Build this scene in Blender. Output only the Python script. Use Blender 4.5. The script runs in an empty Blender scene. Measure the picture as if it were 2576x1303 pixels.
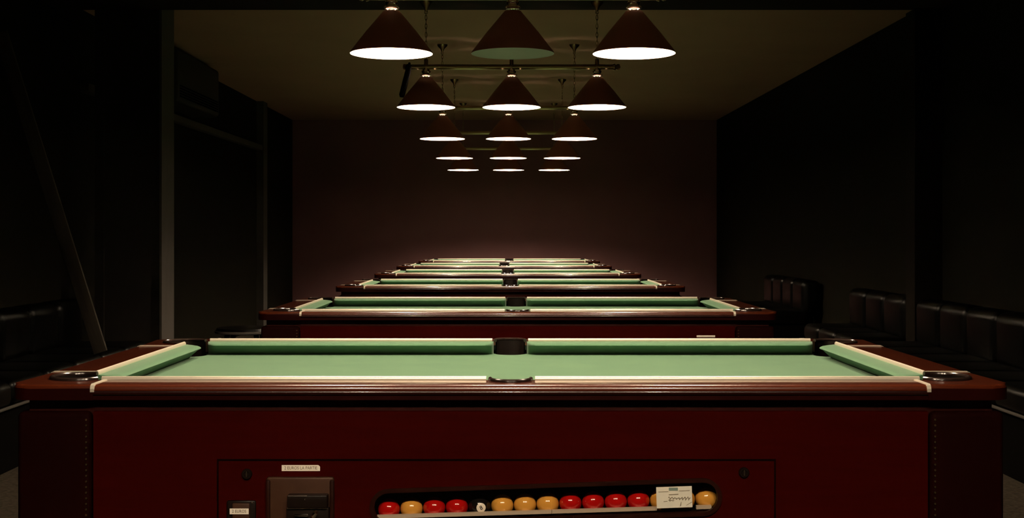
import bpy, bmesh, math, random
from math import sin, cos, pi, radians as R, sqrt
from mathutils import Vector, Matrix
random.seed(7)
SC = bpy.context.scene
COL = SC.collection
F = 3168.0            # focal length in pixels of the 2576 px wide frame
CAM = 1.147           # eye height

# ------------------------------------------------------------------ materials
def mat(name, col, rough=.5, metal=0., spec=.5, coat=0., coat_rough=.1, sheen=0., noise=None, bump=None, emit=None, alpha=None, trans=0.):
    m = bpy.data.materials.new(name); m.use_nodes = True
    nt = m.node_tree; b = nt.nodes['Principled BSDF']
    b.inputs['Base Color'].default_value = (*col, 1)
    b.inputs['Roughness'].default_value = rough
    b.inputs['Metallic'].default_value = metal
    b.inputs['Specular IOR Level'].default_value = spec
    b.inputs['Coat Weight'].default_value = coat
    b.inputs['Coat Roughness'].default_value = coat_rough
    b.inputs['Sheen Weight'].default_value = sheen
    b.inputs['Transmission Weight'].default_value = trans
    if emit:
        b.inputs['Emission Color'].default_value = (*emit[0], 1)
        b.inputs['Emission Strength'].default_value = emit[1]
    tc = nt.nodes.new('ShaderNodeTexCoord')
    if noise:   # (scale xyz, second colour, detail, lo, hi)
        sc_, c2, det, lo, hi = noise
        mp = nt.nodes.new('ShaderNodeMapping'); mp.inputs['Scale'].default_value = sc_
        nt.links.new(tc.outputs['Object'], mp.inputs['Vector'])
        n = nt.nodes.new('ShaderNodeTexNoise'); n.inputs['Scale'].default_value = 1; n.inputs['Detail'].default_value = det
        n.inputs['Distortion'].default_value = .6
        nt.links.new(mp.outputs['Vector'], n.inputs['Vector'])
        r = nt.nodes.new('ShaderNodeValToRGB')
        r.color_ramp.elements[0].position = lo; r.color_ramp.elements[0].color = (*col, 1)
        r.color_ramp.elements[1].position = hi; r.color_ramp.elements[1].color = (*c2, 1)
        nt.links.new(n.outputs['Fac'], r.inputs['Fac'])
        nt.links.new(r.outputs['Color'], b.inputs['Base Color'])
    if bump:    # (scale, strength, distance)
        n2 = nt.nodes.new('ShaderNodeTexNoise'); n2.inputs['Scale'].default_value = bump[0]; n2.inputs['Detail'].default_value = 3
        nt.links.new(tc.outputs['Object'], n2.inputs['Vector'])
        bp = nt.nodes.new('ShaderNodeBump'); bp.inputs['Strength'].default_value = bump[1]; bp.inputs['Distance'].default_value = bump[2]
        nt.links.new(n2.outputs['Fac'], bp.inputs['Height'])
        nt.links.new(bp.outputs['Normal'], b.inputs['Normal'])
    return m

M = {}
WD, WL = (.070, .0095, .0022), (.105, .017, .0035)
M['wood_x'] = mat('mahogany_along', WD, .27, spec=.7, noise=((3, 60, 60), WL, 5, .3, .75), coat=1, coat_rough=.11)
M['wood_y'] = mat('mahogany_across', WD, .27, spec=.7, noise=((60, 3, 60), WL, 5, .3, .75), coat=1, coat_rough=.11)
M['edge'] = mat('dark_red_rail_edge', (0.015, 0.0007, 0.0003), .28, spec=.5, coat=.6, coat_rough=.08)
M['panel'] = mat('red_mahogany_panel', (0.01768, 0.000364, 0.000104), .65, spec=0.015, noise=((4, 30, 50), (0.02288, 0.000572, 0.000156), 5, .3, .75))
M['panel_dark'] = mat('dark_corner_leather', (0.005, 0.0004, 0.0002), .65, spec=0.015, bump=(60, .2, .002))
M['cove'] = mat('dark_cove', (0.015, 0.002, 0.0015), .6, spec=0.08)
M['cloth'] = mat('green_baize', (0.0858, 0.1872, 0.104), .95, spec=.1, sheen=.25, noise=((9, 9, 9), (0.1014, 0.208, 0.1118), 6, .3, .7), bump=(900, .15, .001))
M['ivory'] = mat('ivory_plastic', (.90, .82, .66), .38, metal=.55, spec=.8)
M['liner'] = mat('black_pocket_rubber', (0.006, 0.004, 0.0035), .5, spec=0.1)
M['chrome'] = mat('chrome', (.92, .87, .78), .09, metal=1)
M['brass'] = mat('dull_brass', (.40, .30, .16), .28, metal=1)
M['shade_out'] = mat('burgundy_lacquer', (0.3625, 0.1305, 0.07975), .5, spec=.3)
M['shade_in'] = mat('white_enamel', (.82, .80, .74), .55, spec=.3)
M['bulb_on'] = mat('lit_bulb', (.9, .85, .7), .5, emit=((1.0, .79, .57), 1450))
M['bulb_off'] = mat('unlit_frosted_bulb', (.7, .7, .65), .35)
M['ceiling'] = mat('cream_ceiling_paint', (.39, .235, .16), .9, spec=.1, noise=((1.2, 1.2, 1.2), (.43, .26, .175), 4, .3, .7))
M['beam'] = mat('dark_beam_paint', (0.0108, 0.0048, 0.0036), .8, spec=.1)
M['wall_back'] = mat('plum_wall_paint', (0.28, 0.14, 0.14), .95, spec=.03, noise=((2, 2, 2), (0.301, 0.154, 0.154), 4, .3, .7))
M['wall_side'] = mat('black_green_wall_paint', (0.006, 0.0055, 0.003), .9, spec=.05, noise=((2, 2, 2), (0.0075, 0.006, 0.0035), 4, .3, .7))
M['pillar'] = mat('grey_pillar_paint', (0.07, 0.0625, 0.055), .85, spec=.1, noise=((6, 6, 2), (0.08, 0.0725, 0.0625), 4, .3, .7))
M['pillar_shaded'] = mat('shaded_pillar_paint', (0.0225, 0.019, 0.0155), .85, spec=.08)  # darker pillar colour, the dimness of the left pillar's front painted in
M['pillar_dark'] = mat('dark_pillar_paint', (0.007, 0.005, 0.0035), .85, spec=.05)
M['floor'] = mat('speckled_carpet', (0.0225, 0.017, 0.012), .95, spec=.05, noise=((45, 45, 45), (0.0475, 0.037, 0.0265), 8, .35, .65))
M['leather'] = mat('black_leather', (0.00125, 0.0011, 0.0009), .33, spec=0.12, bump=(120, .15, .002))
M['plinth'] = mat('black_plinth', (.0015, .0012, .001), .9, spec=.01)
M['piping'] = mat('grey_piping', (0.08, 0.07, 0.06), .5)
M['plank'] = mat('weathered_board', (0.044, 0.03696, 0.02992), .8, spec=.15, noise=((30, 30, 3), (0.0704, 0.05808, 0.044), 5, .3, .7))
M['paper'] = mat('cream_paper', (0.7728, 0.7176, 0.6072), .8, spec=.1)
M['note'] = mat('pale_note_paper', (0.629, 0.612, 0.51), .75, spec=.15, noise=((30, 30, 30), (0.697, 0.663, 0.544), 4, .3, .7))
M['ink'] = mat('faded_ink', (.13, .10, .055), .8)
M['ink_blue'] = mat('teal_print', (.16, .22, .18), .8)
M['red_ball'] = mat('red_resin', (0.39, 0.0045, 0.00375), .12, coat=.6, coat_rough=.05)
M['yellow_ball'] = mat('yellow_resin', (0.629, 0.306, 0.051), .14, coat=.6, coat_rough=.05)
M['black_ball'] = mat('black_resin', (.006, .005, .005), .12)
M['white_spot'] = mat('white_resin_spot', (.75, .70, .60), .3)
M['bronze'] = mat('bronze_plate', (.044, .018, .008), .5, spec=.2, metal=.15, noise=((20, 20, 20), (.03, .011, .005), 4, .3, .7))
M['black_steel'] = mat('black_steel', (.006, .0035, .0025), .3, spec=.25)
M['tray'] = mat('dull_aluminium', (0.496, 0.416, 0.32), .45, metal=.2)
M['frame_wood'] = mat('brown_window_frame', (0.01, 0.002, 0.0008), .45, spec=0.08)
M['steel'] = mat('worn_steel', (.55, .48, .38), .4, metal=.6)
M['collar'] = mat('glossy_black_plastic', (.02, .012, .010), .16, spec=.6)
M['casing'] = mat('grey_casing', (0.025, 0.0225, 0.018), .6, spec=0.1)
M['gap'] = mat('shadow_gap_black', (.002, .0008, .0006), .9, spec=0)
M['strap'] = mat('black_strap', (.01, .006, .006), .7, spec=.2)

def acrylic():
    m = bpy.data.materials.new('clear_acrylic'); m.use_nodes = True
    nt = m.node_tree; nt.nodes.clear()
    o = nt.nodes.new('ShaderNodeOutputMaterial'); mx = nt.nodes.new('ShaderNodeMixShader')
    t = nt.nodes.new('ShaderNodeBsdfTransparent'); t.inputs['Color'].default_value = (.95, .93, .9, 1)
    g = nt.nodes.new('ShaderNodeBsdfGlossy'); g.inputs['Roughness'].default_value = .08
    fr = nt.nodes.new('ShaderNodeFresnel'); fr.inputs['IOR'].default_value = 1.3
    nt.links.new(fr.outputs[0], mx.inputs[0]); nt.links.new(t.outputs[0], mx.inputs[1]); nt.links.new(g.outputs[0], mx.inputs[2])
    nt.links.new(mx.outputs[0], o.inputs[0])
    return m
M['acrylic'] = acrylic()

# ------------------------------------------------------------------ object helpers
def tag(o, label=None, cat=None, group=None, kind=None):
    if label: o['label'] = label
    if cat: o['category'] = cat
    if group: o['group'] = group
    if kind: o['kind'] = kind
    return o

def empty(name, loc=(0, 0, 0), rz=0., label=None, cat=None, group=None):
    o = bpy.data.objects.new(name, None); COL.objects.link(o)
    o.location = loc; o.rotation_euler = (0, 0, rz); o.empty_display_size = .1
    return tag(o, label, cat, group)

def finish(name, bm, mats, parent=None, smooth=True, ang=32, loc=None):
    bmesh.ops.recalc_face_normals(bm, faces=bm.faces[:])
    me = bpy.data.meshes.new(name)
    if smooth:
        for f in bm.faces: f.smooth = True
        for e in bm.edges:
            if len(e.link_faces) == 2 and e.calc_face_angle(0) > R(ang): e.smooth = False
    bm.to_mesh(me); bm.free()
    for m in (mats if isinstance(mats, (list, tuple)) else [mats]): me.materials.append(M[m])
    o = bpy.data.objects.new(name, me); COL.objects.link(o)
    if parent: o.parent = parent
    if loc: o.location = loc
    return o

def add_box(bm, x0, x1, y0, y1, z0, z1, bev=0., seg=2, mi=0):
    t = bmesh.new(); bmesh.ops.create_cube(t, size=1)
    for v in t.verts:
        v.co = Vector(((x0 + x1) / 2 + v.co.x * (x1 - x0), (y0 + y1) / 2 + v.co.y * (y1 - y0), (z0 + z1) / 2 + v.co.z * (z1 - z0)))
    if bev: bmesh.ops.bevel(t, geom=t.edges[:], offset=bev, segments=seg, profile=.5, affect='EDGES')
    merge(bm, t, mi)

def merge(bm, t, mi=0, mtx=None):
    mp = {}
    for v in t.verts: mp[v] = bm.verts.new(mtx @ v.co if mtx else v.co)
    for f in t.faces:
        try: nf = bm.faces.new([mp[v] for v in f.verts]); nf.material_index = mi if mi else f.material_index
        except ValueError: pass
    t.free()

def box(name, x0, x1, y0, y1, z0, z1, m, parent=None, bev=0., seg=2):
    bm = bmesh.new(); add_box(bm, x0, x1, y0, y1, z0, z1, bev, seg)
    return finish(name, bm, m, parent)

def add_prism(bm, poly, z0, z1, bev_fn=None, bev=.01, seg=4, mi=0):
    """extrude a 2-D outline in z; bev_fn(mid) picks the top edges to round"""
    t = bmesh.new()
    lo = [t.verts.new((x, y, z0)) for x, y in poly]; hi = [t.verts.new((x, y, z1)) for x, y in poly]
    t.faces.new(lo[::-1]); top = t.faces.new(hi)
    n = len(poly)
    for i in range(n): t.faces.new((lo[i], lo[(i + 1) % n], hi[(i + 1) % n], hi[i]))
    if bev_fn:
        es = [e for e in top.edges if bev_fn((e.verts[0].co + e.verts[1].co) / 2)]
        bmesh.ops.bevel(t, geom=es, offset=bev, segments=seg, profile=.5, affect='EDGES')
    merge(bm, t, mi)

def add_lathe(bm, prof, n=24, c=(0, 0, 0), mi=None, closed=False):
    """prof: list of (r, z[, mat]) revolved about z"""
    rings = []
    for p in prof:
        r, z = p[0], p[1]
        if r < 1e-6: rings.append([bm.verts.new((c[0], c[1], c[2] + z))])
        else: rings.append([bm.verts.new((c[0] + r * cos(2 * pi * k / n), c[1] + r * sin(2 * pi * k / n), c[2] + z)) for k in range(n)])
    idx = range(len(rings)) if closed else range(len(rings) - 1)
    for i in idx:
        a, b = rings[i], rings[(i + 1) % len(rings)]
        mm = (mi[i] if isinstance(mi, (list, tuple)) else (mi or 0))
        for k in range(n):
            k2 = (k + 1) % n
            if len(a) == 1 and len(b) == 1: continue
            if len(a) == 1: f = bm.faces.new((a[0], b[k2], b[k]))
            elif len(b) == 1: f = bm.faces.new((a[k], a[k2], b[0]))
            else: f = bm.faces.new((a[k], a[k2], b[k2], b[k]))
            f.material_index = mm

def add_tube(bm, pts, rad, n=10, closed=False, caps=True, flat=1.):
    pts = [Vector(p) for p in pts]; N = len(pts); rings = []
    up = Vector((0, 0, 1))
    for i, p in enumerate(pts):
        a = pts[(i - 1) % N] if (closed or i) else p
        b = pts[(i + 1) % N] if (closed or i < N - 1) else p
        t = (b - a).normalized()
        s = t.cross(up)
        if s.length < 1e-3: s = t.cross(Vector((0, 1, 0)))
        s.normalize(); u = s.cross(t)
        r = rad[i] if isinstance(rad, (list, tuple)) else rad
        rings.append([bm.verts.new(p + s * (r * cos(2 * pi * k / n)) + u * (r * flat * sin(2 * pi * k / n))) for k in range(n)])
    for i in range(N if closed else N - 1):
        a, b = rings[i], rings[(i + 1) % N]
        for k in range(n): bm.faces.new((a[k], a[(k + 1) % n], b[(k + 1) % n], b[k]))
    if caps and not closed:
        bm.faces.new(rings[0][::-1]); bm.faces.new(rings[-1])

def add_sphere(bm, c, r, u=20, v=12, sz=1.):
    add_lathe(bm, [(r * sin(pi * i / v) if 0 < i < v else 0, -r * sz * cos(pi * i / v)) for i in range(v + 1)], u, c)

def copy_tree(o, parent=None):
    c = o.copy(); COL.objects.link(c)
    if parent: c.parent = parent
    for ch in list(o.children): copy_tree(ch, c)
    return c

def text_mesh(name, s, m, parent, loc, size, rot=(pi / 2, 0, 0), xs=1.):
    cu = bpy.data.curves.new(name, 'FONT'); cu.body = s; cu.size = size; cu.extrude = .0002
    cu.align_x = 'CENTER'; cu.align_y = 'CENTER'; cu.resolution_u = 3
    t = bpy.data.objects.new(name, cu); COL.objects.link(t)
    bpy.context.view_layer.update()
    me = bpy.data.meshes.new_from_object(t.evaluated_get(bpy.context.evaluated_depsgraph_get()))
    bpy.data.objects.remove(t); bpy.data.curves.remove(cu)
    me.name = name; me.materials.clear(); me.materials.append(M[m])
    o = bpy.data.objects.new(name, me); COL.objects.link(o)
    o.parent = parent; o.location = loc; o.rotation_euler = rot; o.scale = (xs, 1, 1)
    return o

# ------------------------------------------------------------------ the room
XL, XR, YB, YF, ZC = -3.03, 2.90, 17.6, -4.2, CAM + 1.59
def struct(o): o['kind'] = 'structure'; return o
struct(box('floor', XL - .3, XR + .3, YF - .2, YB + .2, -.1, 0, 'floor'))
struct(box('ceiling', XL - .3, XR + .3, YF - .2, YB + .2, ZC, ZC + .12, 'ceiling'))
struct(box('wall_left', XL - .2, XL, YF, YB, 0, ZC, 'wall_side'))
struct(box('wall_right', XR, XR + .2, YF, YB, 0, ZC, 'wall_side'))
struct(box('wall_back', XL - .2, XR + .2, YB, YB + .2, 0, ZC, 'wall_back'))
struct(box('wall_front', XL - .2, XR + .2, YF - .2, YF, 0, ZC, 'wall_side'))
BZ = CAM + 1.507
struct(box('ceiling_beam', XL, XR, 7.95, 8.48, BZ, ZC, 'beam'))
struct(box('pillar_left', -2.79, -2.35, 8.49, 8.79, 0, ZC, 'pillar_shaded'))
struct(box('pillar_lit_side', -2.355, -2.34, 8.48, 8.792, 0, ZC, 'pillar'))  # lighter sheet added for the lamp light on the pillar's table side
struct(box('trim_3', -2.79, -2.73, 8.478, 8.49, 0, ZC, 'pillar_shaded'))
struct(box('pillar_left_far', XL, -2.946, 15.1, 15.34, 0, ZC, 'pillar'))
struct(box('pillar_right', 2.715, XR, 8.43, 8.62, 0, BZ, 'pillar_dark'))
struct(box('trim_1', XL, -2.955, 8.85, 15.1, CAM + 1.0, CAM + 1.06, 'pillar', bev=.004))

# ------------------------------------------------------------------ pool table (local origin: floor under its centre)
HL, HD, RT, BED = 1.055, .585, .83, .793
PCX, PCY, PR = .946, .452, .061       # corner pockets
MCY, MR = .497, .044                  # middle pockets

def arc(cx, cy, r, a0, a1, n=14):
    return [(cx + r * cos(R(a0 + (a1 - a0) * i / n)), cy + r * sin(R(a0 + (a1 - a0) * i / n))) for i in range(n + 1)]

def mir(poly, sx, sy):
    p = [(x * sx, y * sy) for x, y in poly]
    return p if sx * sy > 0 else p[::-1]

def make_table():
    T = empty('pool_table')
    # --- rails
    ma = math.degrees(math.acos((MCY - .49) / MR))       # where the notch meets the trim line
    def outer(c): return abs(abs(c.y) - HD) < .002 or abs(abs(c.x) - HL) < .002 or (abs(c.x) > HL - .05 and abs(c.y) > HD - .05)
    for sy in (-1, 1):
        # canonical: front rail (sy=-1)
        p = [(-.876, -HD), (.876, -HD), (.876, -.49)] + arc(0, -MCY, MR, 8, -188, 18) + [(-.876, -.49)]
        bm = bmesh.new(); add_prism(bm, mir(p, 1, -sy), RT - .012, RT, outer, .0105, 5)
        # lower bead of the moulded edge, under the top board
        yy = sy * (HD - .004)
        nf = len(bm.faces)
        add_tube(bm, [(-.876, yy, RT - .0165), (.876, yy, RT - .0165)], .0055, 12)
        add_box(bm, -.876, .876, min(yy, sy * .552), max(yy, sy * .552), RT - .032, RT - .012)
        bm.faces.ensure_lookup_table()
        for f in bm.faces[nf:]: f.material_index = 1
        finish('long_rail', bm, ['wood_x', 'edge'], T)
    for sx in (-1, 1):
        bm = bmesh.new(); add_prism(bm, mir([(.93, -.335), (HL, -.335), (HL, .335), (.93, .335)], sx, 1), RT - .012, RT, outer, .0105, 5)
        xx = sx * (HL - .004); nf = len(bm.faces)
        add_tube(bm, [(xx, -.335, RT - .0165), (xx, .335, RT - .0165)], .0055, 12)
        add_box(bm, min(xx, sx * .95), max(xx, sx * .95), -.335, .335, RT - .032, RT - .012)
        bm.faces.ensure_lookup_table()
        for f in bm.faces[nf:]: f.material_index = 1
        finish('end_rail', bm, ['wood_y', 'edge'], T)
    # --- corner blocks with the pocket openings, joint strips, liners and rims
    for sx in (-1, 1):
        for sy in (-1, 1):
            rr = .045
            p = [(.876, -HD)] + arc(HL - rr, -HD + rr, rr, -90, 0, 6) + [(HL, -.335), (.93, -.335), (.93, -.392)] \
                + arc(PCX, -PCY, PR, 105, -142, 26) + [(.876, -.49)]
            bm = bmesh.new(); add_prism(bm, mir(p, sx, -sy), RT - .032, RT, outer, .0105, 5)
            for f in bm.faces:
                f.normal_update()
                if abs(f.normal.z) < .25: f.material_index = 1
            finish('corner_block', bm, ['wood_x', 'edge'], T)
            # pale strips over the joints
            yo = HD + .0015
            bm = bmesh.new()
            prof = [(.489, RT - .002), (.489, RT + .0018), (yo - .009, RT + .0018), (yo - .003, RT - .001), (yo, RT - .008), (yo, RT - .015), (yo - .006, RT - .015)]
            a = [bm.verts.new((sx * .873, sy * y, z)) for y, z in prof]; b = [bm.verts.new((sx * .8815, sy * y, z)) for y, z in prof]
            bm.faces.new(a); bm.faces.new(b[::-1])
            for i in range(len(prof)): bm.faces.new((a[i], a[(i + 1) % len(prof)], b[(i + 1) % len(prof)], b[i]))
            finish('joint_strip', bm, 'ivory', T, smooth=False)
            xo = HL + .0015
            bm = bmesh.new()
            prof = [(.935, RT - .002), (.935, RT + .0018), (xo - .009, RT + .0018), (xo - .003, RT - .001), (xo, RT - .008), (xo, RT - .015), (xo - .006, RT - .015)]
            a = [bm.verts.new((sx * x, sy * .331, z)) for x, z in prof]; b = [bm.verts.new((sx * x, sy * .339, z)) for x, z in prof]
            bm.faces.new(a); bm.faces.new(b[::-1])
            for i in range(len(prof)): bm.faces.new((a[i], a[(i + 1) % len(prof)], b[(i + 1) % len(prof)], b[i]))
            finish('joint_strip', bm, 'ivory', T, smooth=False)
            pocket(T, sx * PCX, sy * PCY, PR, 105, -142, sx, -sy)
    for sy in (-1, 1):
        pocket(T, 0, sy * MCY, MR, 8, -188, 1, -sy)
    # --- slate bed in cloth, with the pocket cut-outs
    q = arc(PCX, -PCY, PR + .001, 105.5, 217.5, 14)                       # front right corner, from end side to long side
    half = [(x, y) for x, y in q]                                      # goes (.93,-.40) -> (.91,-.49)
    mid = arc(0, -MCY, MR + .001, 8, 172, 18)                           # right to left over the front middle pocket
    fr = half + [(.06, -.49)] + mid + [(-.06, -.49)] + [(-x, y) for x, y in half[::-1]]
    poly = fr + [(-x, -y) for x, y in fr]
    bm = bmesh.new(); add_prism(bm, poly, BED - .03, BED)
    finish('bed', bm, 'cloth', T)
    # --- cushions: profile swept along the trim line, nose rounded back into the pockets
    CP = [(0, RT - .0385), (0, RT - .001), (.012, RT - .0005), (.030, RT - .0015), (.042, RT - .0030), (.0485, RT - .0055), (.051, RT - .0085), (.0490, RT - .0110), (.040, RT - .0150), (.014, RT - .0385)]
    def cushion(p0, p1, nrm, parent):
        p0, p1, nrm = Vector(p0), Vector(p1), Vector(nrm); d = (p1 - p0); L = d.length; d /= L
        ss, k = [], 9
        E = .034
        for i in range(k): 
            t = 1 - sin(pi / 2 * i / (k - 1)); ss.append((E * (1 - cos(pi / 2 * i / (k - 1))), None))
        st = []
        for i in range(k):
            a = pi / 2 * i / (k - 1); st.append((E * (1 - cos(a)), max(.06, sin(a))))
        st += [(L * j / 10, 1.) for j in range(1, 10)]
        st += [(L - s, u) for s, u in st[:k][::-1]]
        bm = bmesh.new(); rings = []
        for s, u in st:
            rings.append([bm.verts.new((*(p0 + d * s + nrm * (c[0] * u)), c[1])) for c in CP])
        for a, b in zip(rings, rings[1:]):
            for i in range(len(CP)): bm.faces.new((a[i], a[(i + 1) % len(CP)], b[(i + 1) % len(CP)], b[i]))
        bm.faces.new(rings[0]); bm.faces.new(rings[-1][::-1])
        finish('cushion', bm, 'cloth', parent, ang=60)
        bm = bmesh.new()
        n_ = -nrm * .004
        add_tube(bm, [(*(p0 + d * .004 + n_), RT + .001), (*(p1 - d * .004 + n_), RT + .001)], .0048, 12, flat=1.5)
        finish('cushion_trim', bm, 'ivory', parent)
    for sy in (-1, 1):
        for sx in (-1, 1):
            cushion((sx * .049, sy * .49), (sx * .890, sy * .49), (0, -sy), T)
    for sx in (-1, 1):
        cushion((sx * .93, -.388), (sx * .93, .388), (-sx, 0), T)
    # --- cabinet
    cf = HD - .016                       # front face of the cabinet body
    DX0, DX1, DZ0, DZ1 = -.615, .555, .335, .668        # coin door
    bm = bmesh.new()
    add_box(bm, -.88, .88, -cf, -cf + .02, DZ1 - .02, .772)                 # strips round the door opening
    add_box(bm, -.88, DX0 + .02, -cf, -cf + .02, .30, DZ1 - .02)
    add_box(bm, DX1 - .02, .88, -cf, -cf + .02, .30, DZ1 - .02)
    add_box(bm, DX0 + .02, DX1 - .02, -cf, -cf + .02, .30, DZ0 + .02)
    add_box(bm, -.88, .88, cf - .02, cf, .30, .772)                          # back
    for s in (-1, 1): add_box(bm, s * 1.03 - .01, s * 1.03 + .01, -.44, .44, .30, .772)
    add_box(bm, -1.03, 1.03, -cf + .005, cf - .005, .29, .31)
    finish('cabinet', bm, 'panel', T)
    bm = bmesh.new(); add_box(bm, -1.02, 1.02, -.55, .55, .64, .655)
    add_box(bm, -1.02, 1.02, -.555, -.5425, BED - .04, RT - .032); add_box(bm, -1.02, 1.02, .5425, .555, BED - .04, RT - .032)
    add_box(bm, -1.022, -1.009, -.5425, .5425, BED - .04, RT - .032); add_box(bm, 1.009, 1.022, -.5425, .5425, BED - .04, RT - .032)
    finish('cove', bm, 'cove', T)
    for sx in (-1, 1):
        for sy in (-1, 1):
            bm = bmesh.new()
            y0, y1 = sorted((sy * (cf + .004), sy * .43)); x0, x1 = sorted((sx * .885, sx * 1.041))
            add_box(bm, x0, x1, y0, y1, .28, .772, .012, 3)
            cp = finish('corner_post', bm, 'panel_dark', T)
            bm = bmesh.new()
            for k in range(40):
                z = .295 + k * .0118
                add_lathe(bm, [(.0028, 0), (.002, .0016), (0, .0022)], 8)
                for v in bm.verts[-17:]: v.co = Vector((sx * .894 + v.co.x, sy * (cf + .004) + sy * v.co.z, z + v.co.y))
            finish('stud_row', bm, 'brass', cp)
            bm = bmesh.new()
            add_lathe(bm, [(0, 0), (.038, 0), (.045, .02), (.05, .10), (.062, .28), (.06, .30), (0, .30)], 20, (sx * .93, sy * .46, 0))
            finish('leg', bm, 'panel_dark', T)
    # --- coin door with the ball window
    yd = -(cf + .004)
    wx, wz, wl, wr, wa = .074, .5815, .365, .034, .034            # ball window: centre, half length, half height, tilt
    def obround(r, l, n=14):
        pts = [((l - r) + r * cos(-pi / 2 + pi * i / n), r * sin(-pi / 2 + pi * i / n)) for i in range(n + 1)]
        pts += [(-(l - r) + r * cos(pi / 2 + pi * i / n), r * sin(pi / 2 + pi * i / n)) for i in range(n + 1)]
        ca, sa = cos(wa), sin(wa)
        return [(wx + x * ca - z * sa, wz + x * sa + z * ca) for x, z in pts]
    def plate_hole(name, outer_, inner_, y0, y1, m, parent, bev=0):
        bm = bmesh.new()
        def loop(pts, y):
            vs = [bm.verts.new((x, y, z)) for x, z in pts]
            return vs, [bm.edges.new((vs[i], vs[(i + 1) % len(vs)])) for i in range(len(vs))]
        vo, eo = loop(outer_, y0); vi, ei = loop(inner_, y0)
        bmesh.ops.triangle_fill(bm, edges=eo + ei, use_beauty=True)
        fs = bm.faces[:]
        r = bmesh.ops.extrude_face_region(bm, geom=fs)
        for v in [g for g in r['geom'] if isinstance(g, bmesh.types.BMVert)]: v.co.y = y1
        return finish(name, bm, m, parent)
    rect = [(DX0, DZ0), (DX1, DZ0), (DX1, DZ1), (DX0, DZ1)]
    door = plate_hole('coin_door', rect, obround(wr, wl), yd, yd + .016, 'panel', T)
    g = .004
    plate_hole('door_gap_shade', [(DX0 - g, DZ0 - g), (DX1 + g, DZ0 - g), (DX1 + g, DZ1 + g), (DX0 - g, DZ1 + g)], [(DX0, DZ0), (DX1, DZ0), (DX1, DZ1), (DX0, DZ1)], yd + .0025, yd + .004, 'gap', T)  # thin black strip painted in for the shade in the gap round the door
    plate_hole('window_frame', obround(wr + .006, wl + .006), obround(wr - .003, wl - .003), yd - .004, yd + .012, 'frame_wood', door)
    bm = bmesh.new()          # two clear panes meeting at a seam
    for xa, xb in ((wx - wl + .006, .0855), (.0875, wx + wl - .006)):
        ca = wa
        for yy in (yd + .004,):
            pts = []
            for x in (xa, xb): pts.append((x, wz + (x - wx) * ca))
            v = [bm.verts.new((pts[0][0], yy, pts[0][1] - wr + .002)), bm.verts.new((pts[1][0], yy, pts[1][1] - wr + .002)),
                 bm.verts.new((pts[1][0], yy, pts[1][1] + wr - .002)), bm.verts.new((pts[0][0], yy, pts[0][1] + wr - .002))]
            bm.faces.new(v)
    finish('window_pane', bm, 'acrylic', door, smooth=False)
    # ball trough behind the window
    bm = bmesh.new()
    def slab(xa, xb, ya, yb, off0, off1):
        v = []
        for x in (xa, xb):
            zc = .570 + (x - .0785) * .034
            for y in (ya, yb):
                for o_ in (off0, off1): v.append(bm.verts.new((x, y, zc + o_)))
        for f in ((0, 1, 3, 2), (4, 6, 7, 5), (0, 4, 5, 1), (2, 3, 7, 6), (0, 2, 6, 4), (1, 5, 7, 3)): bm.faces.new([v[i] for i in f])
    slab(-.30, .46, -.545, -.485, -.032, -.0242)
    slab(-.30, .46, -.495, -.485, -.0242, .06)
    slab(-.30, .46, -.545, -.485, .06, .066)
    finish('ball_trough', bm, 'liner', T)
    bm = bmesh.new()
    for xa, xb in ((-.283, .0862), (.0872, .309), (.392, .424)):
        v = []
        for x in (xa, xb):
            zc = .5595 + (x - .0785) * .030
            for y in (yd + .006, yd + .016):
                for o_ in (-.0035, .0035): v.append(bm.verts.new((x, y, zc + o_)))
        for f in ((0, 1, 3, 2), (4, 6, 7, 5), (0, 4, 5, 1), (2, 3, 7, 6), (0, 2, 6, 4), (1, 5, 7, 3)): bm.faces.new([v[i] for i in f])
    finish('tray_lip', bm, 'tray', door, smooth=False)
    # locks
    for x, z in ((-.555, .6415), (.491, .6445)):
        bm = bmesh.new(); add_lathe(bm, [(0, .004), (.005, .004), (.006, .006), (.0095, .006), (.0112, .003), (.0112, 0)], 20)
        bmesh.ops.transform(bm, matrix=Matrix.Rotation(pi / 2, 4, 'X'), verts=bm.verts)
        lk = finish('lock', bm, 'black_steel', door, loc=(x, yd, z))
        bm = bmesh.new(); add_box(bm, -.0012, .0012, -.0068, -.0055, -.006, .006)
        finish('keyhole', bm, 'chrome', lk)
    # coin mechanism
    bm = bmesh.new(); add_box(bm, -.5135, -.371, yd - .006, yd, .44, .636, .005, 3)
    cm = finish('coin_plate', bm, 'bronze', door)
    for xa, xb in ((-.514, -.505), (-.380, -.371)):
        bm = bmesh.new(); add_box(bm, xa, xb, yd - .010, yd - .004, .44, .63, .003)
        finish('plate_edge', bm, 'frame_wood', cm)
    bm = bmesh.new(); add_box(bm, -.466, -.382, yd - .030, yd - .004, .575, .602, .003, 2); add_box(bm, -.469, -.380, yd - .022, yd - .004, .47, .5745, .003, 2)
    finish('coin_slide', bm, 'black_steel', cm)
    bm = bmesh.new(); add_tube(bm, [(-.450, yd - .027, .560), (-.424, yd - .032, .561), (-.421, yd - .032, .5612)], [.0018, .003, .002], 10)
    add_tube(bm, [(-.418, yd - .026, .548), (-.409, yd - .036, .560), (-.405, yd - .038, .568), (-.404, yd - .036, .572)], [.004, .006, .0055, .003], 10)
    finish('slide_handle', bm, 'chrome', cm)
    for xa, xb, z, yy in ((-.464, -.424, .6005, yd - .0285), (-.467, -.382, .5735, yd - .0215)):
        bm = bmesh.new(); add_tube(bm, [(xa, yy, z), (xb, yy, z)], .0016, 8)
        finish('slide_highlight', bm, 'chrome', cm)  # chrome strips added as the highlights along the slide's edges
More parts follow.
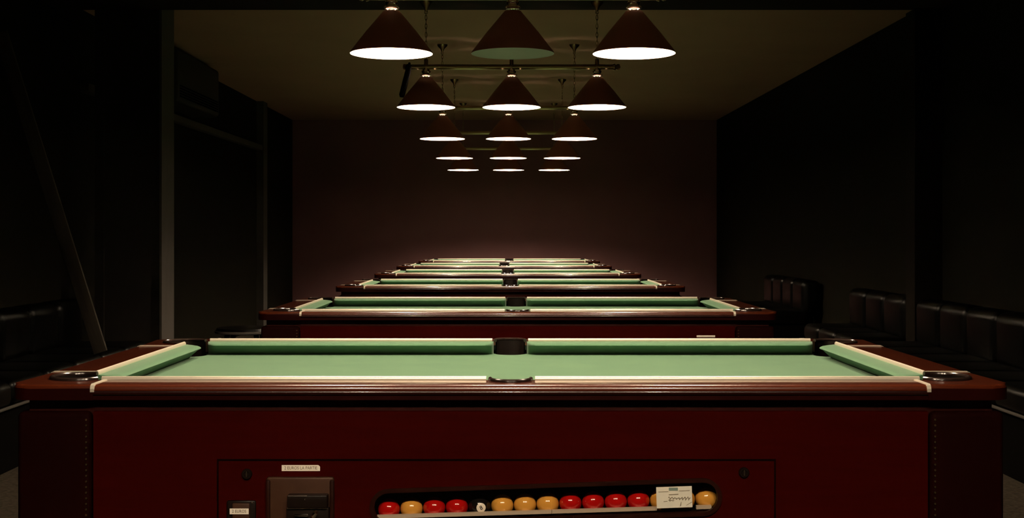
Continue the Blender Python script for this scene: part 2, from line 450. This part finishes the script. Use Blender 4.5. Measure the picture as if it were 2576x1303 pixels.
    bm = bmesh.new(); add_sphere(bm, (-.4285, yd - .030, .5935), .0022, 10, 6)
    finish('plate_screw', bm, 'chrome', cm)
    # small price plate at the left
    bm = bmesh.new(); add_box(bm, -.597, -.536, yd - .004, yd, .50, .586, .004, 2)
    cp = finish('coin_return', bm, 'black_steel', door)
    bm = bmesh.new(); add_box(bm, -.585, -.548, yd - .009, yd - .003, .51, .581, .003, 2)
    finish('return_flap', bm, 'bronze', cp)
    bm = bmesh.new(); add_sphere(bm, (-.5435, yd - .004, .5815), .0026, 10, 6)
    finish('plate_screw', bm, 'chrome', cp)
    # paper labels
    def sticker(name, x0, x1, z0, z1, y, m, parent, clip=0, rot=0):
        bm = bmesh.new()
        pts = [(x0, z0), (x1, z0), (x1, z1 - clip), (x1 - clip, z1), (x0, z1)] if clip else [(x0, z0), (x1, z0), (x1, z1), (x0, z1)]
        cx, cz = (x0 + x1) / 2, (z0 + z1) / 2
        pts = [(cx + (x - cx) * cos(rot) - (z - cz) * sin(rot), cz + (x - cx) * sin(rot) + (z - cz) * cos(rot)) for x, z in pts]
        a = [bm.verts.new((x, y, z)) for x, z in pts]; b = [bm.verts.new((x, y + .0006, z)) for x, z in pts]
        bm.faces.new(a); bm.faces.new(b[::-1])
        for i in range(len(pts)): bm.faces.new((a[i], a[(i + 1) % len(pts)], b[(i + 1) % len(pts)], b[i]))
        return finish(name, bm, m, parent, smooth=False)
    s1 = sticker('price_label', -.482, -.4013, .6475, .6600, yd - .0008, 'paper', door, clip=.0035)
    text_mesh('printed_text', '2 EUROS LA PARTIE', 'ink', s1, (-.4418, yd - .0010, .6537), .0095, xs=.84)
    s2 = sticker('price_label', -.5895, -.5497, .5585, .5705, yd - .0098, 'paper', door)
    text_mesh('printed_text', '2 EUROS', 'ink', s2, (-.5696, yd - .0100, .5645), .0090, xs=.86)
    s3 = sticker('paper_note', .3065, .3815, .571, .6155, yd - .0048, 'note', door, rot=.035)
    bm = bmesh.new(); add_box(bm, .337, .356, yd - .0052, yd - .0046, .6070, .6135)
    finish('printed_heading', bm, 'ink_blue', s3, loc=(-.0045, 0, 0))
    bm = bmesh.new()
    yn = yd - .0050
    def stroke(pts, r): add_tube(bm, [(x, yn, z) for x, z in pts], r, 6)
    def loopy(x0, x1, z, h, n, r):
        stroke([(x0 + (x1 - x0) * i / (n * 8) + .0012 * sin(i * pi / 4), z + h * sin(i * pi / 4 + .6) * (.55 + .45 * sin(i * 1.7))) for i in range(n * 8 + 1)], r)
    stroke([(.315, .6045), (.336, .6050)], .0005); stroke([(.358, .6065), (.381, .6075)], .0005)
    stroke([(.337, .5985), (.357, .5995)], .0007)
    loopy(.336, .382, .5905, .0040, 7, .0007)
    loopy(.336, .348, .5860, .0018, 2, .0006)
    stroke([(.326, .5840), (.334, .5848)], .0005)
    stroke([(.361, .5745), (.363, .5835), (.362, .5755)], .0006); stroke([(.374, .5765), (.386, .5835)], .0004)
    finish('handwriting', bm, 'ink', s3, loc=(-.0045, 0, 0))
    return T

def pocket(T, cx, cy, r, a0, a1, sx, sy_):
    """liner cup and pale rim around the opening; angles describe the closed side for the front right case"""
    def A(rr, n=22, e=0): return [(cx + sx * rr * cos(R(a0 + e + (a1 - a0 - 2 * e) * i / n)), cy + sy_ * rr * sin(R(a0 + e + (a1 - a0 - 2 * e) * i / n))) for i in range(n + 1)]
    bm = bmesh.new()
    ins, out = A(r - .003), A(r - .0002)
    rows = [[bm.verts.new((x, y, z)) for x, y in pts] for pts, z in ((ins, .70), (ins, RT - .001), (out, RT - .001), (out, .70))]
    for a, b in zip(rows, rows[1:]):
        for i in range(len(a) - 1): bm.faces.new((a[i], a[i + 1], b[i + 1], b[i]))
    add_lathe(bm, [(0, .662), (r - .004, .664), (r - .0005, .68), (r - .0005, BED - .031), (r - .003, BED - .031), (r - .003, .685), (0, .672)], 24, (cx, cy, 0))
    lin = finish('pocket_liner', bm, 'liner', T)
    bm = bmesh.new()
    add_tube(bm, [(x, y, RT + .002) for x, y in A(r + .0005)], .0045, 10, flat=1.1)
    finish('pocket_rim', bm, 'collar', lin)

T0 = make_table()
tabs = [  # front edge distance, x offset, label
    (2.640, .003, 'mahogany pool table nearest the camera, its coin door and ball window facing out'),
    (5.086, .034, 'red mahogany pool table second from the camera, front panel half hidden by the nearest table'),
    (7.563, .007, 'pool table third in the line, beside the stool with the pale seat edge'),
    (9.917, -.012, 'pool table fourth in the line of green tables, between the third and the fifth'),
    (12.29, -.050, 'pool table fifth in the line, directly in front of the farthest one'),
    (14.59, .000, 'farthest pool table of the line, below the plum back wall'),
]
tables = []
for i, (d, x, lb) in enumerate(tabs):
    t = T0 if i == 0 else copy_tree(T0)
    t.location = (x, d + HD, 0)
    tag(t, lb, 'pool table', 'pool tables in one line')
    tables.append(t)
# the paper sticker high on the second table's panel
bm = bmesh.new(); add_box(bm, .725, .80, -.571, -.569, .728, .736)
finish('paper_label', bm, 'paper', tables[1])

# ------------------------------------------------------------------ balls in the window
def make_ball(kind):
    bm = bmesh.new(); add_sphere(bm, (0, 0, 0), .0240, 28, 18)
    return bm
seq = 'RYRRBYYYRRRRYYY'
names = ['leftmost red ball in the window, at the low end of the tray',
         'yellow ball between two red balls at the left end of the window row',
         'red ball just right of the lone yellow ball near the left end',
         'red ball touching the left side of the black ball',
         'black ball with a white spot and number, between the red and the yellow ones',
         'yellow ball touching the right side of the black ball',
         'middle one of the three yellow balls right of the black ball',
         'yellow ball at the seam of the window panes, beside the four red balls',
         'first red ball right of the window seam',
         'second red ball right of the window seam, of four in a run',
         'third red ball right of the window seam, of four in a run',
         'red ball nearest the paper note, its left neighbour but one',
         'yellow ball showing past the left edge of the paper note',
         'yellow ball hidden behind the right half of the paper note',
         'rightmost yellow ball, alone in view right of the paper note']
names[11] = 'last red ball of the row, just before the yellow one behind the paper note'
yb = 2.69
proto = {}
for k, ch in enumerate(seq):
    x = -.260 + k * .04845 + .0; z = .570 + (x - .0785) * .034
    if ch not in proto:
        bm = bmesh.new(); add_sphere(bm, (0, 0, 0), .0240, 28, 18)
        nm, mm = {'R': ('red_ball', 'red_ball'), 'Y': ('yellow_ball', 'yellow_ball'), 'B': ('black_ball', 'black_ball')}[ch]
        o = finish(nm, bm, mm); proto[ch] = o
        if ch == 'B':
            bm = bmesh.new(); prof = [(.0241 * sin(R(a)), .0241 * cos(R(a)) + .0002) for a in (0, 6, 12, 18, 24)]; prof[0] = (0, prof[0][1])
            add_lathe(bm, prof, 24)
            bmesh.ops.transform(bm, matrix=Matrix.Rotation(R(86), 4, 'X') , verts=bm.verts)
            sp = finish('number_spot', bm, 'white_spot', o)
            text_mesh('number', '8', 'black_ball', sp, (0, -.0245, .0016), .0125, rot=(R(88), R(-25), 0))
    else:
        o = proto[ch].copy(); COL.objects.link(o)
    o.location = (x + .003, yb, z)
    if ch == 'B': o.rotation_euler = (0, 0, .16)
    tag(o, names[k], 'ball', {'R': 'red balls in the ball window', 'Y': 'yellow balls in the ball window', 'B': None}[ch])

# ------------------------------------------------------------------ billiard lamps
LX = .555
def make_fixture(rim_z, hook_z, lit=(1, 1, 1), hz_scale=1):
    """origin: at the bar's middle height 0 = the shade rim"""
    L = empty('billiard_light')
    bm = bmesh.new(); add_tube(bm, [(-.67, 0, .262), (.67, 0, .262)], .0175, 18)
    finish('bar', bm, 'brass', L)
    for s in (-1, 1):
        bm = bmesh.new(); add_lathe(bm, [(0, -.02), (.02, -.02), (.024, -.008), (.015, 0), (.021, .012), (.018, .024), (0, .03)], 16)
        bmesh.ops.transform(bm, matrix=Matrix.Rotation(s * pi / 2, 4, 'Y'), verts=bm.verts)
        finish('finial', bm, 'brass', L, loc=(s * .678, 0, .262))
    for k, x in enumerate((-LX, 0, LX)):
        bm = bmesh.new()
        prof = [(.190, 0), (.1885, .006), (.118, .098), (.038, .194), (.0312, .194), (.115, .096), (.1865, .006), (.188, .0)]
        add_lathe(bm, prof, 56, (0, 0, 0), [0, 0, 0, 0, 1, 1, 1, 1], closed=True)
        sh = finish('lamp_shade', bm, ['shade_out', 'shade_in'], L, loc=(x, 0, 0))
        bm = bmesh.new()
        add_lathe(bm, [(0, .168), (.016, .168), (.018, .199), (.024, .203), (.031, .204), (.037, .210), (.032, .217), (.021, .221), (.027, .226), (.030, .234), (.027, .241), (.018, .246), (.018, .262), (0, .262)], 20)
        finish('lamp_neck', bm, 'chrome', L, loc=(x, 0, 0))
        bm = bmesh.new(); add_lathe(bm, [(.0, .270), (.013, .270), (.013, .312), (.009, .316), (0, .316)], 14)
        finish('bar_stub', bm, 'brass', L, loc=(x, 0, 0))
        bm = bmesh.new()
        add_lathe(bm, [(0, .078), (.018, .082), (.029, .096), (.032, .112), (.028, .130), (.016, .148), (.013, .166), (0, .167)], 16)
        finish('bulb', bm, 'bulb_on' if lit[k] else 'bulb_off', sh)
    top = hook_z - rim_z
    for s in (-1, 1):
        bm = bmesh.new(); add_lathe(bm, [(0, top), (.043, top), (.040, top - .012), (.018, top - .035), (.009, top - .058), (.006, top - .062), (0, top - .062)], 20)
        hk = finish('ceiling_hook', bm, 'brass', L, loc=(s * LX, 0, 0))
        bm = bmesh.new(); add_tube(bm, [(s * LX + .010 * sin(a), 0, top - .070 - .010 * cos(a)) for a in [pi * 1.75 * i / 10 - pi * .8 for i in range(11)]], .0026, 8)
        h2 = finish('hook', bm, 'brass', L)
        z0, z1 = .318, top - .062; n = max(2, int((z1 - z0) / .026))
        bm = bmesh.new()
        for i in range(n):
            zc = z0 + (i + .5) * (z1 - z0) / n; hh = (z1 - z0) / n * .5 + .005
            pts = []
            for j in range(12):
                a = 2 * pi * j / 12; u, w = .0065 * cos(a), hh * sin(a)
                pts.append((s * LX + (u if i % 2 else 0), (0 if i % 2 else u), zc + w))
            add_tube(bm, pts, .0019, 6, closed=True)
        finish('chain', bm, 'brass', L)
    L.location = (0, 0, rim_z)
    return L

fixt = [  # distance, x, rim height above the eye, lit, label
    (.945, 0.0, .82, (1, 1, 1), 'three-shade lamp bar just in front of the camera, high above the picture'),
    (3.345, .003, .822, (1, 1, 1), 'three-shade lamp bar above the nearest pool table, over the top of the picture'),
    (5.765, .016, .824, (1, 0, 1), 'three-shade lamp bar with the unlit middle lamp, above the second pool table'),
    (8.178, .015, .820, (1, 1, 1), 'three-shade lamp bar with a black strap at its left end, above the third table'),
    (10.59, -.007, .797, (1, 1, 1), 'three-shade lamp bar above the fourth pool table, its necks just above the back wall line'),
    (12.976, -.010, .778, (1, 1, 1), 'three-shade lamp bar above the fifth pool table, second lowest row of lights'),
    (15.356, -.007, .776, (1, 1, 1), 'three-shade lamp bar above the farthest pool table, lowest row of lights'),
]
for d, x, h, lit, lb in fixt:
    hook = BZ if abs(d - 8.178) < .1 else ZC
    L = make_fixture(CAM + h, hook, lit)
    L.location.x, L.location.y = x, d
    tag(L, lb, 'lamp', 'billiard lamps in one line')
# black strap hanging from the left end of the second row's bar
bm = bmesh.new()
zb = CAM + .820 + .262
add_tube(bm, [(-.648, 8.178 - .022, zb + .012), (-.655, 8.178 - .026, zb - .03), (-.680, 8.178 - .03, zb - .13), (-.694, 8.178 - .032, zb - .185), (-.696, 8.178 - .032, zb - .20)], [.018, .019, .019, .019, .012], 12)
add_tube(bm, [(-.648, 8.178 + .024 * cos(a), zb + .024 * sin(a)) for a in [2 * pi * i / 16 for i in range(16)]], .008, 8, closed=True)
tag(finish('hanging_strap', bm, 'strap'), 'black strap hanging aslant from the left end of a lamp bar', 'strap')

# ------------------------------------------------------------------ benches along both walls
def bench(side, y0, y1, label, xf, xb):
    """side -1 left, 1 right; xf front of plinth, xb wall"""
    B = empty('banquette', (0, (y0 + y1) / 2, 0), 0, label, 'bench', 'wall benches')
    def bx(name, xa, xb_, ya, yb_, z0, z1, m, bev=0, seg=3):
        xa, xb_ = sorted((side * xa, side * xb_))
        o = box(name, xa, xb_, ya - B.location.y, yb_ - B.location.y, z0, z1, m, B, bev, seg); return o
    bx('plinth', xf, xb - .005, y0, y1, 0, .30, 'plinth')
    n = max(1, round((y1 - y0) / .455)); w = (y1 - y0) / n
    for k in range(n):
        a, b = y0 + k * w + .002, y0 + (k + 1) * w - .002
        bx('seat_cushion', xf - .015, xb - .14, a, b, .302, .435, 'leather', .045, 5)
        bx('back_cushion', xb - .20, xb - .02, a, b, .40, .715, 'leather', .06, 5)
    bx('piping', xf - .022, xf - .008, y0, y1, .303, .317, 'piping', .004, 2)
    return B
bench(1, 5.2, 8.40, 'long black leather bench along the right wall, nearer than the right pillar', 2.36, XR)
bench(1, 8.66, 10.05, 'short black leather bench against the right wall just beyond the right pillar', 2.36, XR)
bench(1, 11.6, 13.4, 'far black leather bench on the right wall level with the fourth table', 2.36, XR)
bench(-1, 5.2, 8.40, 'long black leather bench along the left wall, under the leaning board', 2.42, -XL)

# board leaning from the left bench to the wall
p0, p1 = Vector((-2.40, 7.40, .450)), Vector((-2.988, 7.40, 2.33))
bm = bmesh.new(); add_box(bm, -.039, .039, -.011, .011, 0, (p1 - p0).length, .003, 2)
pl = finish('wooden_board', bm, 'plank')
zax = (p1 - p0).normalized(); yax = Vector((0, 1, 0)); xax = yax.cross(zax).normalized(); yax = zax.cross(xax)
pl.matrix_world = Matrix((xax, yax, zax)).transposed().to_4x4(); pl.location = p0
tag(pl, 'long wooden board leaning from the left bench against the dark wall', 'board')

# boxy unit high on the left wall
U = empty('air_conditioner', ((XL - 2.74) / 2, 11.15, CAM + 1.08), 0, 'dark boxy air conditioner high on the left wall, close under the ceiling', 'air conditioner')
hx = (-2.74 - XL) / 2
bm = bmesh.new(); add_box(bm, -hx, hx, -.75, .75, .02, .46, .03, 3)
finish('casing', bm, 'casing', U)
bm = bmesh.new()
for k in range(5): add_box(bm, hx - .004, hx + .006, -.68, .68, .06 + k * .022, .072 + k * .022)
finish('vent_grille', bm, 'plinth', U)

# stool with a pale seat edge at the left of the third table
S = empty('stool', (-1.575, 7.5, 0), 0, 'dark round stool with a pale seat edge, left of the third pool table', 'stool')
bm = bmesh.new(); add_lathe(bm, [(0, .555), (.165, .555), (.172, .562), (.172, .574), (.162, .588), (.10, .594), (0, .595)], 32)
finish('seat', bm, 'leather', S)
bm = bmesh.new(); add_lathe(bm, [(.168, .558), (.1755, .560), (.1755, .572), (.168, .574)], 32, closed=True)
finish('seat_band', bm, 'piping', S)
for k in range(4):
    a = pi / 4 + k * pi / 2
    bm = bmesh.new(); add_tube(bm, [(.12 * cos(a), .12 * sin(a), .556), (.20 * cos(a), .20 * sin(a), 0)], [.016, .013], 10)
    finish('leg', bm, 'leather', S)
bm = bmesh.new(); add_tube(bm, [(.172 * cos(2 * pi * i / 24), .172 * sin(2 * pi * i / 24), .20) for i in range(24)], .009, 8, closed=True)
finish('foot_ring', bm, 'leather', S)

# ------------------------------------------------------------------ camera, world, render look
cam = bpy.data.cameras.new('camera'); co = bpy.data.objects.new('camera', cam); COL.objects.link(co)
co.location = (0, 0, CAM); co.rotation_euler = (pi / 2, 0, 0)
cam.sensor_width = 36; cam.lens = 36 * F / 2576
cam.shift_x = (1288 - 1281) / 2576; cam.shift_y = -(651.5 - 588) / 2576
cam.clip_start = .05; cam.clip_end = 60
SC.camera = co
w = bpy.data.worlds.new('world'); SC.world = w; w.use_nodes = True
w.node_tree.nodes['Background'].inputs[0].default_value = (0, 0, 0, 1)
w.node_tree.nodes['Background'].inputs[1].default_value = 0
SC.view_settings.view_transform = 'Standard'; SC.view_settings.look = 'None'
SC.view_settings.exposure = 0; SC.view_settings.gamma = 1; SC.view_settings.use_curve_mapping = False
cy = SC.cycles
cy.use_denoising = True; cy.max_bounces = 8; cy.diffuse_bounces = 4; cy.glossy_bounces = 4; cy.transparent_max_bounces = 8
cy.sample_clamp_indirect = 4; cy.caustics_reflective = True
